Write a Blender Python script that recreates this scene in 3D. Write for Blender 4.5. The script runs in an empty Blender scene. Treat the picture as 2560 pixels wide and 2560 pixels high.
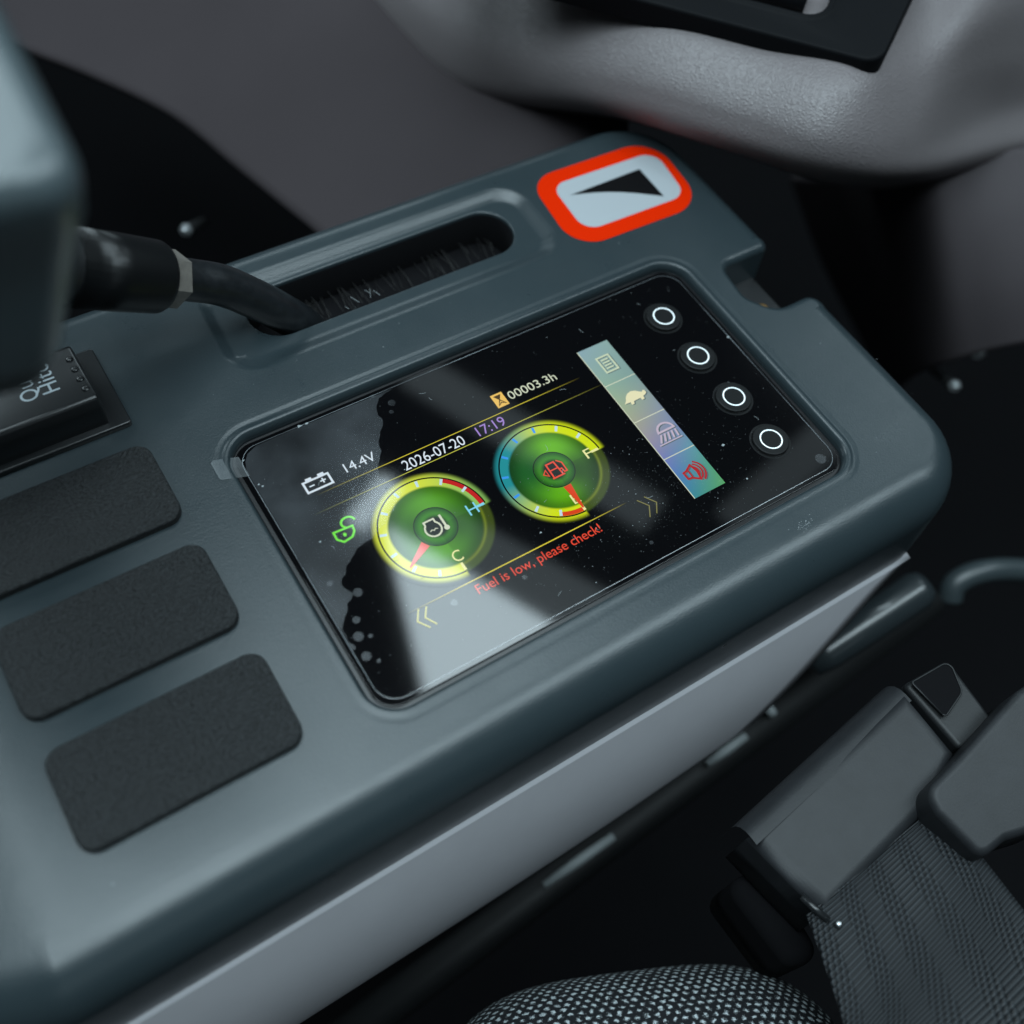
import bpy, bmesh, math, random
from mathutils import Vector, Matrix, noise
from mathutils.geometry import delaunay_2d_cdt
random.seed(7)
S = 0.001                                   # all coordinates below are millimetres
scene = bpy.context.scene
COL = scene.collection

# ------------------------------------------------------------------ camera
cam_d = bpy.data.cameras.new('camera')
cam = bpy.data.objects.new('camera', cam_d); COL.objects.link(cam)
right = Vector((0.83931674, -0.53326974, 0.10569197))
up = Vector((0.40999102, 0.74856884, 0.52110657))
back = Vector((-0.35700808, -0.39404071, 0.84692217))
m = Matrix((right, up, back)).transposed().to_4x4()
m.translation = Vector((-54.306, -96.989, 294.967)) * S
cam.matrix_world = m
cam_d.sensor_width = 36; cam_d.lens = 36 * 2655.09 / 2560
cam_d.clip_start = 0.01; cam_d.clip_end = 20
cam_d.dof.use_dof = True; cam_d.dof.focus_distance = 0.358
cam_d.dof.aperture_fstop = 5.2; cam_d.dof.aperture_blades = 9
scene.camera = cam

# ------------------------------------------------------------------ world, lamps, exposure
w = bpy.data.worlds.new('World'); scene.world = w; w.use_nodes = True
bg = w.node_tree.nodes['Background']
bg.inputs[0].default_value = (0.62, 0.80, 0.92, 1); bg.inputs[1].default_value = 0.018

def area(name, corner, u, v, lu, lv, radiance, col=(0.745, 0.925, 1.0)):
    """rectangular area lamp: one corner, two edge directions and lengths (mm)"""
    u = Vector(u).normalized(); v = Vector(v).normalized(); n = u.cross(v)
    c = Vector(corner) + u * lu / 2 + v * lv / 2
    if n.dot(Vector((80, 40, 0)) - c) < 0: n = -n
    d = bpy.data.lights.new(name, 'AREA'); d.shape = 'RECTANGLE'; d.size = lu * S; d.size_y = lv * S
    d.color = col; d.energy = radiance * math.pi * lu * lv * S * S
    o = bpy.data.objects.new(name, d); COL.objects.link(o)
    z = -n; y = z.cross(u)
    mm = Matrix((u, y, z)).transposed().to_4x4(); mm.translation = c * S
    o.matrix_world = mm
    return o
AX = Vector((322, 576, 1000)); UX = Vector((-15, -155, 259)); VX = Vector((57.6, -336.7, -198))
area('roof_window_lamp', AX, UX, VX, 335, 440, 9.5)
area('grey_band_lamp', AX - UX.normalized() * 95, UX, VX, 92, 800, 0.95)  # added dim lamp, mirrored in the glass as a grey band
area('overhead_lamp', (-380, -300, 820), (1, 0, 0), (0, 1, 0), 1350, 180, 10.5)
area('windscreen_lamp', (150, 1500, 480), (1, 0, 0), (0, 0.3, 1), 800, 420, 3.6)
area('right_end_lamp', (1020, 100, 1000), (1, 0, 0), (0, 1, 0), 450, 520, 3.2)  # added lamp, brightens the right end of the console
area('frame_glint_lamp', (640, 385, 1000), (-173, 391, 0), (391, 173, 0), 440, 70, 0.75)  # added lamp, stands in for cab frames mirrored in the glass
area('corner_glint_lamp', (770, 300, 1000), (0.9, 0.2, 0), (-0.2, 0.9, 0), 330, 62, 0.5)  # added faint lamp for the grey reflection in the glass corner
area('roof_corner_lamp', (292, 578, 1000), (72, 37, 0), (-37, 72, 0), 92, 34, 8.0)
area('left_overhead_lamp', (-520, -110, 1000), (1, 0, 0), (0, 1, 0), 680, 650, 7.0)  # overhead lamp added to brighten the lower-left plastic, outside the glass's mirror
area('wall_side_lamp', (-380, 560, 170), (1, 0.45, 0), (0, 0.2, 1), 300, 300, 7.0)  # added lamp, lights the left of the wall so it falls off rightwards
area('door_window_lamp', (-700, -950, 350), (1, 0, 0.0), (0, -0.35, 1), 900, 700, 0.42)

vs = scene.view_settings
vs.view_transform = 'Standard'; vs.look = 'None'; vs.exposure = 0; vs.gamma = 1
scene.cycles.max_bounces = 8

# ------------------------------------------------------------------ helpers
def lin(r, g, b):
    f = lambda c: (c / 255 / 12.92) if c <= 10 else ((c / 255 + 0.055) / 1.055) ** 2.4
    return (f(r), f(g), f(b))

def mat(name, col, rough=0.5, metal=0.0, spec=0.5, bump=None, var=0.0, var_scale=40, emit=None, estr=1.0,
        coat=0.0, rvar=0.0, attr=None, bump2=None, alpha=None, sheen=0.0):
    m = bpy.data.materials.new(name); m.use_nodes = True
    nt = m.node_tree; p = nt.nodes['Principled BSDF']; L = nt.links
    p.inputs['Base Color'].default_value = (*col, 1)
    p.inputs['Roughness'].default_value = rough
    p.inputs['Metallic'].default_value = metal
    p.inputs['Specular IOR Level'].default_value = spec
    p.inputs['Coat Weight'].default_value = coat
    p.inputs['Coat Roughness'].default_value = 0.03
    p.inputs['Sheen Weight'].default_value = sheen
    tc = nt.nodes.new('ShaderNodeTexCoord')
    def nz(scale, detail=4, rough_=0.6):
        n = nt.nodes.new('ShaderNodeTexNoise'); n.inputs['Scale'].default_value = scale
        n.inputs['Detail'].default_value = detail; n.inputs['Roughness'].default_value = rough_
        L.new(tc.outputs['Object'], n.inputs['Vector']); return n
    if var:
        n = nz(var_scale); mr = nt.nodes.new('ShaderNodeMapRange')
        mr.inputs['From Min'].default_value = 0.3; mr.inputs['From Max'].default_value = 0.7
        mr.inputs['To Min'].default_value = 1 - var; mr.inputs['To Max'].default_value = 1 + var
        L.new(n.outputs['Fac'], mr.inputs['Value'])
        mx = nt.nodes.new('ShaderNodeVectorMath'); mx.operation = 'SCALE'
        mx.inputs[0].default_value = col; L.new(mr.outputs[0], mx.inputs['Scale'])
        L.new(mx.outputs[0], p.inputs['Base Color'])
    if rvar:
        n = nz(var_scale * 1.7, 6); mr = nt.nodes.new('ShaderNodeMapRange')
        mr.inputs['From Min'].default_value = 0.3; mr.inputs['From Max'].default_value = 0.7
        mr.inputs['To Min'].default_value = rough - rvar; mr.inputs['To Max'].default_value = rough + rvar
        L.new(n.outputs['Fac'], mr.inputs['Value']); L.new(mr.outputs[0], p.inputs['Roughness'])
    last = None
    for b in (bump, bump2):
        if not b: continue
        sc, dist, kind = b
        if kind == 'noise': n = nz(sc, 3); src = n.outputs['Fac']
        else:
            n = nt.nodes.new('ShaderNodeTexVoronoi'); n.inputs['Scale'].default_value = sc
            n.feature = 'DISTANCE_TO_EDGE' if kind == 'cells' else 'F1'
            dz = nz(sc * 0.7, 2); ad = nt.nodes.new('ShaderNodeVectorMath'); ad.operation = 'MULTIPLY_ADD'
            ad.inputs[1].default_value = (1.2 / sc,) * 3
            L.new(dz.outputs['Color'], ad.inputs[0]); L.new(tc.outputs['Object'], ad.inputs[2])
            if kind == 'cells':
                sv = nt.nodes.new('ShaderNodeVectorMath'); sv.operation = 'MULTIPLY'
                sv.inputs[1].default_value = (0.55, 1.0, 1.3); L.new(ad.outputs[0], sv.inputs[0]); L.new(sv.outputs[0], n.inputs['Vector'])
            else: L.new(ad.outputs[0], n.inputs['Vector'])
            src = n.outputs['Distance']
        bn = nt.nodes.new('ShaderNodeBump'); bn.inputs['Distance'].default_value = dist * S
        bn.inputs['Strength'].default_value = 1.0
        L.new(src, bn.inputs['Height'])
        if last: L.new(last.outputs[0], bn.inputs['Normal'])
        last = bn
    if last: L.new(last.outputs[0], p.inputs['Normal'])
    if emit:
        p.inputs['Emission Color'].default_value = (*emit, 1); p.inputs['Emission Strength'].default_value = estr
    if attr:
        a = nt.nodes.new('ShaderNodeAttribute'); a.attribute_name = attr
        L.new(a.outputs['Color'], p.inputs['Emission Color']); p.inputs['Emission Strength'].default_value = estr
    return m

def ob(name, verts, faces, material=None, parent=None, smooth=False, weighted=False, scale=S):
    me = bpy.data.meshes.new(name)
    me.from_pydata([tuple(c * scale for c in v) for v in verts], [], faces); me.update()
    return link(name, me, material, parent, smooth, weighted)

def link(name, me, material=None, parent=None, smooth=False, weighted=False):
    if material: me.materials.append(material)
    o = bpy.data.objects.new(name, me); COL.objects.link(o)
    if parent is not None: o.parent = parent
    if smooth or weighted:
        me.polygons.foreach_set('use_smooth', [True] * len(me.polygons))
    if weighted:
        md = o.modifiers.new('wn', 'WEIGHTED_NORMAL'); md.keep_sharp = True; md.weight = 100
    return o

def fix(o, merge=True):
    bm = bmesh.new(); bm.from_mesh(o.data)
    if merge: bmesh.ops.remove_doubles(bm, verts=bm.verts, dist=2e-6)
    bmesh.ops.recalc_face_normals(bm, faces=bm.faces)
    bm.to_mesh(o.data); bm.free(); return o

def tag(o, label, cat, group=None, kind=None):
    o['label'] = label
    if cat: o['category'] = cat
    if group: o['group'] = group
    if kind: o['kind'] = kind
    return o

def empty(name, loc=(0, 0, 0)):
    o = bpy.data.objects.new(name, None); COL.objects.link(o); o.empty_display_size = 0.01
    o.location = Vector(loc) * S
    return o

def adopt(o, parent):                        # parent without moving
    o.parent = parent; o.matrix_parent_inverse = Matrix.Translation(-parent.location)
    return o

class Shape:
    """collects vertices and faces"""
    def __init__(s): s.v = []; s.f = []
    def add(s, v, f):
        b = len(s.v); s.v += [tuple(x) for x in v]; s.f += [tuple(i + b for i in q) for q in f]; return s
    def loft(s, loops, close=True, cap0=False, cap1=False):
        b = len(s.v); n = len(loops[0])
        for l in loops: s.v += [tuple(x) for x in l]
        for k in range(len(loops) - 1):
            for i in range(n if close else n - 1):
                j = (i + 1) % n
                s.f.append((b + k * n + i, b + k * n + j, b + (k + 1) * n + j, b + (k + 1) * n + i))
        if cap0: s.f.append(tuple(b + i for i in range(n))[::-1])
        if cap1: s.f.append(tuple(b + (len(loops) - 1) * n + i for i in range(n)))
        return s
    def box(s, x0, y0, z0, x1, y1, z1):
        v = [(x0, y0, z0), (x1, y0, z0), (x1, y1, z0), (x0, y1, z0), (x0, y0, z1), (x1, y0, z1), (x1, y1, z1), (x0, y1, z1)]
        return s.add(v, [(3, 2, 1, 0), (4, 5, 6, 7), (0, 1, 5, 4), (1, 2, 6, 5), (2, 3, 7, 6), (3, 0, 4, 7)])
    def poly(s, pts, z):
        return s.add([(p[0], p[1], z) for p in pts], [tuple(range(len(pts)))])
    def stroke(s, pts, width, z, closed=False):
        """flat line of constant width in the plane z"""
        n = len(pts); P = [Vector(p[:2]) for p in pts]; L = []; Rr = []
        for i in range(n):
            a = P[i - 1] if (i > 0 or closed) else None; c = P[(i + 1) % n] if (i < n - 1 or closed) else None
            d1 = (P[i] - a).normalized() if a is not None else None; d2 = (c - P[i]).normalized() if c is not None else None
            d1 = d1 or d2; d2 = d2 or d1
            t = (d1 + d2); t = t.normalized() if t.length > 1e-6 else d1
            nn = Vector((-t.y, t.x)); k = 1 / max(0.5, nn.dot(Vector((-d1.y, d1.x))))
            L.append(P[i] + nn * width / 2 * k); Rr.append(P[i] - nn * width / 2 * k)
        v = [(p.x, p.y, z) for p in L] + [(p.x, p.y, z) for p in Rr]
        f = [(i, n + i, n + (i + 1) % n, (i + 1) % n) for i in range(n if closed else n - 1)]
        return s.add(v, f)
    def arc_band(s, cx, cy, r0, r1, a0, a1, z, n=64):
        v = []; f = []
        for i in range(n + 1):
            a = math.radians(a0 + (a1 - a0) * i / n); c, d = math.cos(a), math.sin(a)
            v += [(cx + r0 * c, cy + r0 * d, z), (cx + r1 * c, cy + r1 * d, z)]
        f = [(2 * i, 2 * i + 1, 2 * i + 3, 2 * i + 2) for i in range(n)]
        return s.add(v, f)
    def make(s, name, material, parent=None, smooth=False, weighted=False):
        return ob(name, s.v, s.f, material, parent, smooth, weighted)

def rpoly(pts, radii, seg=8, maxlen=None):
    """rounded polygon -> list of (pos, outward normal, corner parameter (edge index float))"""
    n = len(pts); P = [Vector(p) for p in pts]; out = []
    area2 = sum(P[i].x * P[(i + 1) % n].y - P[(i + 1) % n].x * P[i].y for i in range(n))
    assert area2 > 0
    for i in range(n):
        a, b, c = P[i - 1], P[i], P[(i + 1) % n]
        d1 = (b - a).normalized(); d2 = (c - b).normalized()
        ang = math.atan2(d1.x * d2.y - d1.y * d2.x, d1.dot(d2))
        r = radii[i] if hasattr(radii, '__len__') else radii
        n1 = Vector((d1.y, -d1.x)); n2 = Vector((d2.y, -d2.x))
        if r <= 0.01 or abs(ang) < 1e-3:
            nn = (n1 + n2).normalized(); out.append((b.copy(), nn / max(0.4, nn.dot(n1)), i - 0.5)); continue
        t = r * math.tan(abs(ang) / 2); t0 = b - d1 * t; sgn = 1 if ang > 0 else -1
        ctr = t0 - n1 * r * sgn
        for k in range(seg + 1):
            q = ang * k / seg; cs, sn = math.cos(q), math.sin(q)
            nn = Vector((n1.x * cs - n1.y * sn, n1.x * sn + n1.y * cs))
            out.append((ctr + nn * r * sgn, nn, i - 1 + k / seg))
    if maxlen:
        o2 = []
        for i in range(len(out)):
            a = out[i]; b = out[(i + 1) % len(out)]; o2.append(a)
            d = (b[0] - a[0]).length; k = int(d // maxlen)
            for q in range(1, k + 1):
                t = q / (k + 1); o2.append((a[0].lerp(b[0], t), a[1].lerp(b[1], t), a[2]))
        out = o2
    return out

def offs(loop, d, z):
    """offset a rounded loop outwards by d (number or function of the sample) at height z"""
    o = []
    for s in loop:
        dd = d(s) if callable(d) else d; zz = z(s) if callable(z) else z
        o.append((s[0].x + s[1].x * dd, s[0].y + s[1].y * dd, zz))
    return o

def inside(p, poly):
    x, y = p; c = False; n = len(poly); j = n - 1
    for i in range(n):
        if (poly[i][1] > y) != (poly[j][1] > y) and x < (poly[j][0] - poly[i][0]) * (y - poly[i][1]) / (poly[j][1] - poly[i][1]) + poly[i][0]: c = not c
        j = i
    return c

def fill(shape, outer, holes, z, extra=()):
    """flat face with holes (constrained Delaunay), at height z"""
    v = []; e = []
    for lp in [outer] + list(holes):
        b = len(v); v += [Vector((p[0], p[1])) for p in lp]; e += [(b + i, b + (i + 1) % len(lp)) for i in range(len(lp))]
    for p in extra:
        if inside(p, outer) and not any(inside(p, h) for h in holes): v.append(Vector(p))
    r = delaunay_2d_cdt(v, e, [], 0, 1e-5)
    fs = []
    for f in r[2]:
        cx = sum(r[0][i].x for i in f) / len(f); cy = sum(r[0][i].y for i in f) / len(f)
        if inside((cx, cy), outer) and not any(inside((cx, cy), h) for h in holes): fs.append(tuple(f))
    shape.add([(p.x, p.y, z) for p in r[0]], fs)

def rrect(x0, y0, x1, y1, r, seg=8, maxlen=None):
    return rpoly([(x0, y0), (x1, y0), (x1, y1), (x0, y1)], r, seg, maxlen)

def slab(name, loop, z0, z1, bev, material, parent=None, seg=3, smooth=True):
    """rounded plate with a bevelled top edge"""
    s = Shape(); loops = [offs(loop, 0, z0)]
    for k in range(seg + 1):
        a = math.pi / 2 * k / seg
        loops.append(offs(loop, -bev * (1 - math.cos(a)), z1 - bev * (1 - math.sin(a))))
    s.loft(loops, cap0=True, cap1=True)
    return s.make(name, material, parent, weighted=smooth)

def tube(pts, radii, n=16, cap=True, twist=None):
    """swept tube through 3-D points"""
    P = [Vector(p) for p in pts]; loops = []
    if not hasattr(radii, '__len__'): radii = [radii] * len(P)
    up0 = Vector((0.13, 0.21, 0.97))
    for i, p in enumerate(P):
        t = (P[min(i + 1, len(P) - 1)] - P[max(i - 1, 0)]).normalized()
        a = t.cross(up0).normalized(); b = t.cross(a)
        loops.append([tuple(p + (a * math.cos(2 * math.pi * k / n) + b * math.sin(2 * math.pi * k / n)) * radii[i]) for k in range(n)])
    s = Shape(); s.loft(loops, cap0=cap, cap1=cap); return s

def spline(pts, k=6):
    P = [Vector(p) for p in pts]; out = []
    for i in range(len(P) - 1):
        a, b, c, d = P[max(i - 1, 0)], P[i], P[i + 1], P[min(i + 2, len(P) - 1)]
        for q in range(k):
            t = q / k
            out.append(0.5 * ((2 * b) + (c - a) * t + (2 * a - 5 * b + 4 * c - d) * t * t + (3 * b - a - 3 * c + d) * t ** 3))
    out.append(P[-1]); return out

def grid_surface(name, rows, material, parent=None, k=6, thick=3.0):
    """smooth surface through a grid of control points"""
    R1 = [spline(r, k) for r in rows]
    cols = [spline([R1[i][j] for i in range(len(R1))], k) for j in range(len(R1[0]))]
    nu, nv = len(cols), len(cols[0]); v = [tuple(cols[u][q]) for u in range(nu) for q in range(nv)]
    f = [(u * nv + q, u * nv + q + 1, (u + 1) * nv + q + 1, (u + 1) * nv + q) for u in range(nu - 1) for q in range(nv - 1)]
    o = ob(name, v, f, material, parent, smooth=True)
    return o

FONT = bpy.data.fonts.get('Bfont')
def text_mesh(body, x0, x1, y0, cap, z, shear=0.0):
    """lettering fitted to a width and a capital height; returns verts, faces in mm"""
    def build(t):
        cu = bpy.data.curves.new('t', 'FONT'); cu.body = t; cu.resolution_u = 4
        o = bpy.data.objects.new('t', cu); COL.objects.link(o)
        dg = bpy.context.evaluated_depsgraph_get(); me = bpy.data.meshes.new_from_object(o.evaluated_get(dg))
        v = [tuple(q.co) for q in me.vertices]; f = [tuple(p.vertices) for p in me.polygons]
        bpy.data.objects.remove(o); bpy.data.curves.remove(cu); bpy.data.meshes.remove(me)
        return v, f
    hv, _ = build('H'); H = max(p[1] for p in hv)
    v, f = build(body); a = min(p[0] for p in v); b = max(p[0] for p in v)
    return [(x0 + (p[0] - a) / (b - a) * (x1 - x0), y0 + p[1] / H * cap, z) for p in v], f

# ------------------------------------------------------------------ materials
M = {}
M['shell'] = mat('grey_plastic', (0.0195, 0.0290, 0.0335), 0.30, spec=0.5, bump=(1500, 0.06, 'noise'), rvar=0.03, var=0.03, var_scale=30)
M['grip'] = mat('pale_grip_plastic', (0.045, 0.060, 0.066), 0.3, bump=(2000, 0.01, 'noise'))
M['panel'] = mat('light_grey_plastic', (0.36, 0.355, 0.375), 0.6, spec=0.2, bump=(2200, 0.010, 'noise'), var=0.03)
M['grain'] = mat('grained_trim', (0.150, 0.134, 0.138), 0.37, spec=0.5, bump=(800, 0.38, 'cells'), bump2=(1500, 0.08, 'noise'), var=0.05, var_scale=12)
M['wall'] = mat('wall_trim', (0.046, 0.039, 0.042), 0.75, spec=0.05, bump=(500, 0.12, 'cells'), var=0.05, var_scale=8)
M['wall2'] = mat('lower_wall_trim', (0.060, 0.052, 0.056), 0.6, spec=0.15, bump=(500, 0.12, 'cells'), var=0.05, var_scale=8)
M['black'] = mat('black_plastic', (0.012, 0.013, 0.014), 0.38, bump=(1800, 0.012, 'noise'))
M['blank'] = mat('textured_black_plastic', (0.011, 0.0125, 0.0135), 0.5, spec=0.24, bump=(1050, 0.9, 'noise'), var=0.9, var_scale=1000)
M['rocker'] = mat('rocker_black', (0.010, 0.011, 0.012), 0.28, bump=(1500, 0.006, 'noise'))
M['glass'] = mat('monitor_glass', (0.002, 0.002, 0.0025), 0.05, spec=0.62, var=0)
M['gasket'] = mat('black_gasket', (0.006, 0.006, 0.007), 0.3)
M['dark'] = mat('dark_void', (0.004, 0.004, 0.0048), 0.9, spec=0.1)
M['rubber'] = mat('dark_rubber', (0.004, 0.0045, 0.005), 0.6, spec=0.3, bump=(300, 0.2, 'noise'))
M['rod'] = mat('painted_rod', (0.007, 0.0085, 0.010), 0.34, bump=(700, 0.03, 'noise'), rvar=0.06, var=0.3, var_scale=300)
M['steel'] = mat('dull_steel', (0.20, 0.185, 0.165), 0.45, metal=0.55, bump=(900, 0.03, 'noise'), var=0.15, var_scale=400)
M['brightsteel'] = mat('bright_steel', (0.40, 0.42, 0.43), 0.34, metal=1.0)
M['strip'] = mat('highlight_grey', (0.20, 0.22, 0.225), 0.5)  # pale grey that stands in for light streaks on the rail
M['orange'] = mat('orange_print', lin(196, 34, 0), 0.6, spec=0.03, bump=(1500, 0.004, 'noise'))
M['white'] = mat('white_print', (0.30, 0.325, 0.345), 0.5, spec=0.4)
M['ink'] = mat('black_print', (0.003, 0.003, 0.0035), 0.5, spec=0.1)
M['label_white'] = mat('pale_print', (0.30, 0.35, 0.38), 0.5)
M['housing'] = mat('belt_housing_plastic', (0.0140, 0.0152, 0.0172), 0.5, spec=0.3, bump=(1400, 0.05, 'noise'), var=0.14, var_scale=120)
M['brass'] = mat('brass', (0.55, 0.33, 0.12), 0.35, metal=1.0)
M['dust'] = mat('pale_dust', (0.25, 0.275, 0.285), 0.9)

# ------------------------------------------------------------------ setting: cab floor and wall trim
fl = Shape(); fl.box(-900, -700, -420, 1100, 1000, -400)
tag(fl.make('floor', M['dark']), 'black cab floor far below the console', None, kind='structure')

WALL = [
 [(21, 637, -88), (5, 599, -100), (-10, 562, -112)], [(69, 594, -75), (47, 543, -91), (26, 493, -105)],
 [(111, 556, -64), (84, 499, -84), (58, 443, -103)], [(148, 519, -53), (116, 454, -80), (86, 392, -103)],
 [(177, 489, -43), (137, 410, -73), (99, 335, -100)], [(205, 459, -34), (155, 363, -64), (111, 281, -97)],
 [(236, 433, -27), (172, 316, -55), (125, 231, -97)], [(282, 404, -21), (195, 257, -40), (165, 201, -88)],
 [(329, 374, -15), (227, 221, -29), (210, 190, -78)], [(353, 359, -12), (251, 215, -36), (243, 195, -84)]]
wl = grid_surface('wall', WALL, M['wall'], k=8)
sd = wl.modifiers.new('thick', 'SOLIDIFY'); sd.thickness = 0.004; sd.offset = 0
tag(wl, 'mauve grey cab wall lining behind the console', None, kind='structure')
LOWER = [
 [(484, 276, -202), (506, 235, -259), (528, 184, -309), (541, 143, -346)], [(393, 173, -87), (405, 152, -122), (421, 123, -170), (429, 96, -203)],
 [(359, 122, -31), (364, 105, -60), (373, 86, -95), (382, 67, -129)], [(384, 111, -23), (378, 91, -43), (378, 70, -71), (384, 50, -99)],
 [(435, 96, -17), (420, 71, -31), (408, 46, -51), (405, 27, -74)]]
lw = grid_surface('lower_wall', LOWER, M['wall2'], k=8)
sd = lw.modifiers.new('thick', 'SOLIDIFY'); sd.thickness = 0.004; sd.offset = 0
tag(lw, 'hollowed grey wall lining below the padded ledge', None, kind='structure')

BULGE = [
 [(244, 442, -7), (219, 415, -15), (206, 398, -22), (199, 386, -27), (195, 379, -35), (193, 378, -43), (192, 378, -53)],
 [(231, 327, 22), (212, 306, 7), (201, 295, -6), (195, 293, -18), (193, 294, -33), (194, 300, -46), (197, 310, -63)],
 [(236, 266, 49), (217, 239, 34), (205, 231, 20), (199, 231, 4), (200, 238, -15), (206, 250, -33), (220, 275, -60)],
 [(248, 220, 62), (226, 190, 51), (214, 178, 42), (207, 172, 29), (209, 175, 13), (232, 198, -14), (282, 246, -65)],
 [(278, 179, 61), (250, 149, 54), (237, 137, 48), (229, 130, 36), (232, 131, 20), (262, 154, -10), (322, 202, -68)],
 [(301, 150, 64), (270, 119, 58), (257, 108, 52), (250, 100, 38), (256, 101, 22), (284, 117, -6), (357, 164, -71)],
 [(341, 152, 58), (313, 123, 50), (303, 109, 40), (299, 98, 24), (309, 96, 7), (339, 111, -21), (410, 146, -81)],
 [(400, 166, 58), (366, 132, 53), (366, 121, 30), (392, 118, -4), (398, 106, -18), (423, 114, -44), (474, 134, -83)],
 [(517, 189, 31), (488, 155, 15), (486, 137, -6), (486, 119, -26), (494, 107, -46), (525, 115, -71), (572, 131, -102)]]
bl = grid_surface('trim_ledge', BULGE, M['grain'], k=10)
tag(bl, 'grained grey moulded ledge bulging over the far end of the console', 'trim')

# ------------------------------------------------------------------ console
T = 2.5
console = empty('console', (60, 60, -40))
tag(console, 'grey plastic armrest console holding the lit monitor and switch blanks', 'console')
OUT = [(-190, -4), (-105, -29.5), (230, -29.5), (230, 67.5), (208, 67.5), (201, 78), (203, 95), (230, 95), (230, 184.5), (-260, 184.5), (-260, -4)]
RAD = [28, 22, 28, 7.5, 9, 7, 5, 6, 28, 12, 12]
base = rpoly(OUT, RAD, 10, maxlen=9)
RE = [17, 17, 9, 3.2, 3.2, 3.2, 3.2, 8, 9, 9, 10]      # edge rounding: RE[i] belongs to the edge from corner i to i+1
def erad(s):
    q = s[2]; i = int(math.floor(q)); t = q - i
    a = RE[(i) % len(RE)]; b = RE[(i + 1) % len(RE)]
    return a + (b - a) * t
sh = Shape(); loops = [offs(base, -3.0, -37), offs(base, -2.0, -40), offs(base, 0.5, -40), offs(base, 0.8, -39.5)]
for k in range(1, 4): loops.append(offs(base, 0.8 - 0.8 * k / 3, lambda s, k=k: -39.5 + (T - erad(s) + 39.5) * k / 3))
NB = 12
for k in range(1, NB + 1):
    a = math.pi / 2 * k / NB
    loops.append(offs(base, lambda s, a=a: -erad(s) * (1 - math.cos(a)), lambda s, a=a: T - erad(s) * (1 - math.sin(a))))
sh.loft(loops)
top_loop = loops[-1]
# recess of the monitor, with a raised bead round it
scr = rrect(0, 0, 185, 105, 9, 10)
prof = [(7.4, 0), (6.7, -0.08), (5.9, -0.28), (5.2, -0.30), (4.6, -0.1), (4.1, 0.18), (3.6, 0.36), (3.1, 0.32), (2.6, 0.05), (2.15, -0.6), (1.8, -1.4), (1.6, -2.2), (1.5, -8)]
def bead(dz):
    def fn(s):                                # the bead stands up at the back and right, and dies away at the left
        n = s[1]; k = 0.12 + 0.88 * max(0, n.y) + 0.7 * max(0, n.x) + 0.3 * max(0, -n.y)
        return T + dz * (min(1, k) if dz > -0.6 else 1)
    return fn
sl = [offs(scr, d, bead(z)) for d, z in prof]
sh.loft([l[::-1] for l in sl])
# shallow tray round the slot
tray = rpoly([(13, 128.5), (153, 128.5), (154, 172), (16, 172)], [13, 12, 14, 10], 10)
tp = [(0, T), (-0.7, T - 0.05), (-1.6, T - 0.25), (-2.8, T - 0.75), (-4.6, T - 1.75), (-5.8, T - 2.25), (-6.8, T - 2.45), (-7.6, T - 2.5)]
def tinset(d):
    def fn(s):                                # the front wall is wide, the back wall narrow
        q = s[1].y; return d * (1.15 if q < -0.3 else 0.85 if q > 0.3 else 0.85)
    return fn
tl = [offs(tray, tinset(d), z) for d, z in tp]
sh.loft([l[::-1] for l in tl])
slot = rrect(29.5, 140.6, 141, 165.2, 12.2, 12)
slp = [(0, T - 2.5), (-0.4, T - 2.6), (-0.7, T - 3.0), (-0.8, T - 4), (-0.8, -16)]
sll = [offs(slot, d, z) for d, z in slp]
sh.loft([l[::-1] for l in sll])
fill(sh, tl[-1], [sll[0]], T - 2.5)
ex = [(x + 2 * (j % 2), y) for j, y in enumerate(range(-14, 176, 6)) for x in list(range(-240, -70, 6))] + [(x, y) for x in range(-66, 228, 14) for y in range(-8, 180, 14)]
fill(sh, top_loop, [sl[0], tl[0]], T, ex)
nv = []
for x, y, z in sh.v:                          # the left end of the console slopes away
    t = max(0.0, -97 - x)
    nv.append((x, y, z - 0.13 * t * t / (t + 5)))
sh.v = nv
shell = fix(sh.make('shell', M['shell'], weighted=True)); adopt(shell, console)

pa = Shape()
profp = None
cols = []
for k in range(41):
    t = k / 40; row = [(-260 + 470 * t, -28.0, -40.3), (-260 + 470 * t, -31.6, -40.3)]
    for q in [0, 0.008] + [i_ / 18 for i_ in range(1, 19)]:
        x0 = -260 + 398 * t; zb = -93 - (138 - x0) * 0.23          # lower edge at this column
        z = -40.8 + (zb + 40.8) * q
        xe = 209 - 71 * min(1, (-40.8 - z) / 52) ** 0.72            # the far end is cut back
        x = -260 + (xe + 260) * t
        sn = 0.4226 - (-40.8 - z) / 150; row.append((x, -31.8 - 150 * (math.sqrt(max(0, 1 - sn * sn)) - 0.906), z))
    xl, yl, zl = row[-1]; row += [(xl, yl + 1.2, zl - 3), (xl, yl + 4.5, zl - 5), (xl, yl + 16, zl - 6)]
    cols.append(row)
cols.append([(x + 0.4, y + 2.5, z) for x, y, z in cols[-1]]); cols.append([(x - 1.5, y + 12, z) for x, y, z in cols[-1]])
pa.loft(cols, close=False)
adopt(fix(pa.make('side_panel', M['panel'], smooth=True)), console)['label'] = 'lighter grey lower side panel'
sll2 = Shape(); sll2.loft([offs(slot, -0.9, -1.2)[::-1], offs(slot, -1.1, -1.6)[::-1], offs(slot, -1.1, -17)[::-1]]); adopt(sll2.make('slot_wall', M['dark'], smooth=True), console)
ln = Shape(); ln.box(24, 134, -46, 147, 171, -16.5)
adopt(ln.make('slot_liner', M['dark']), console)
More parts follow.
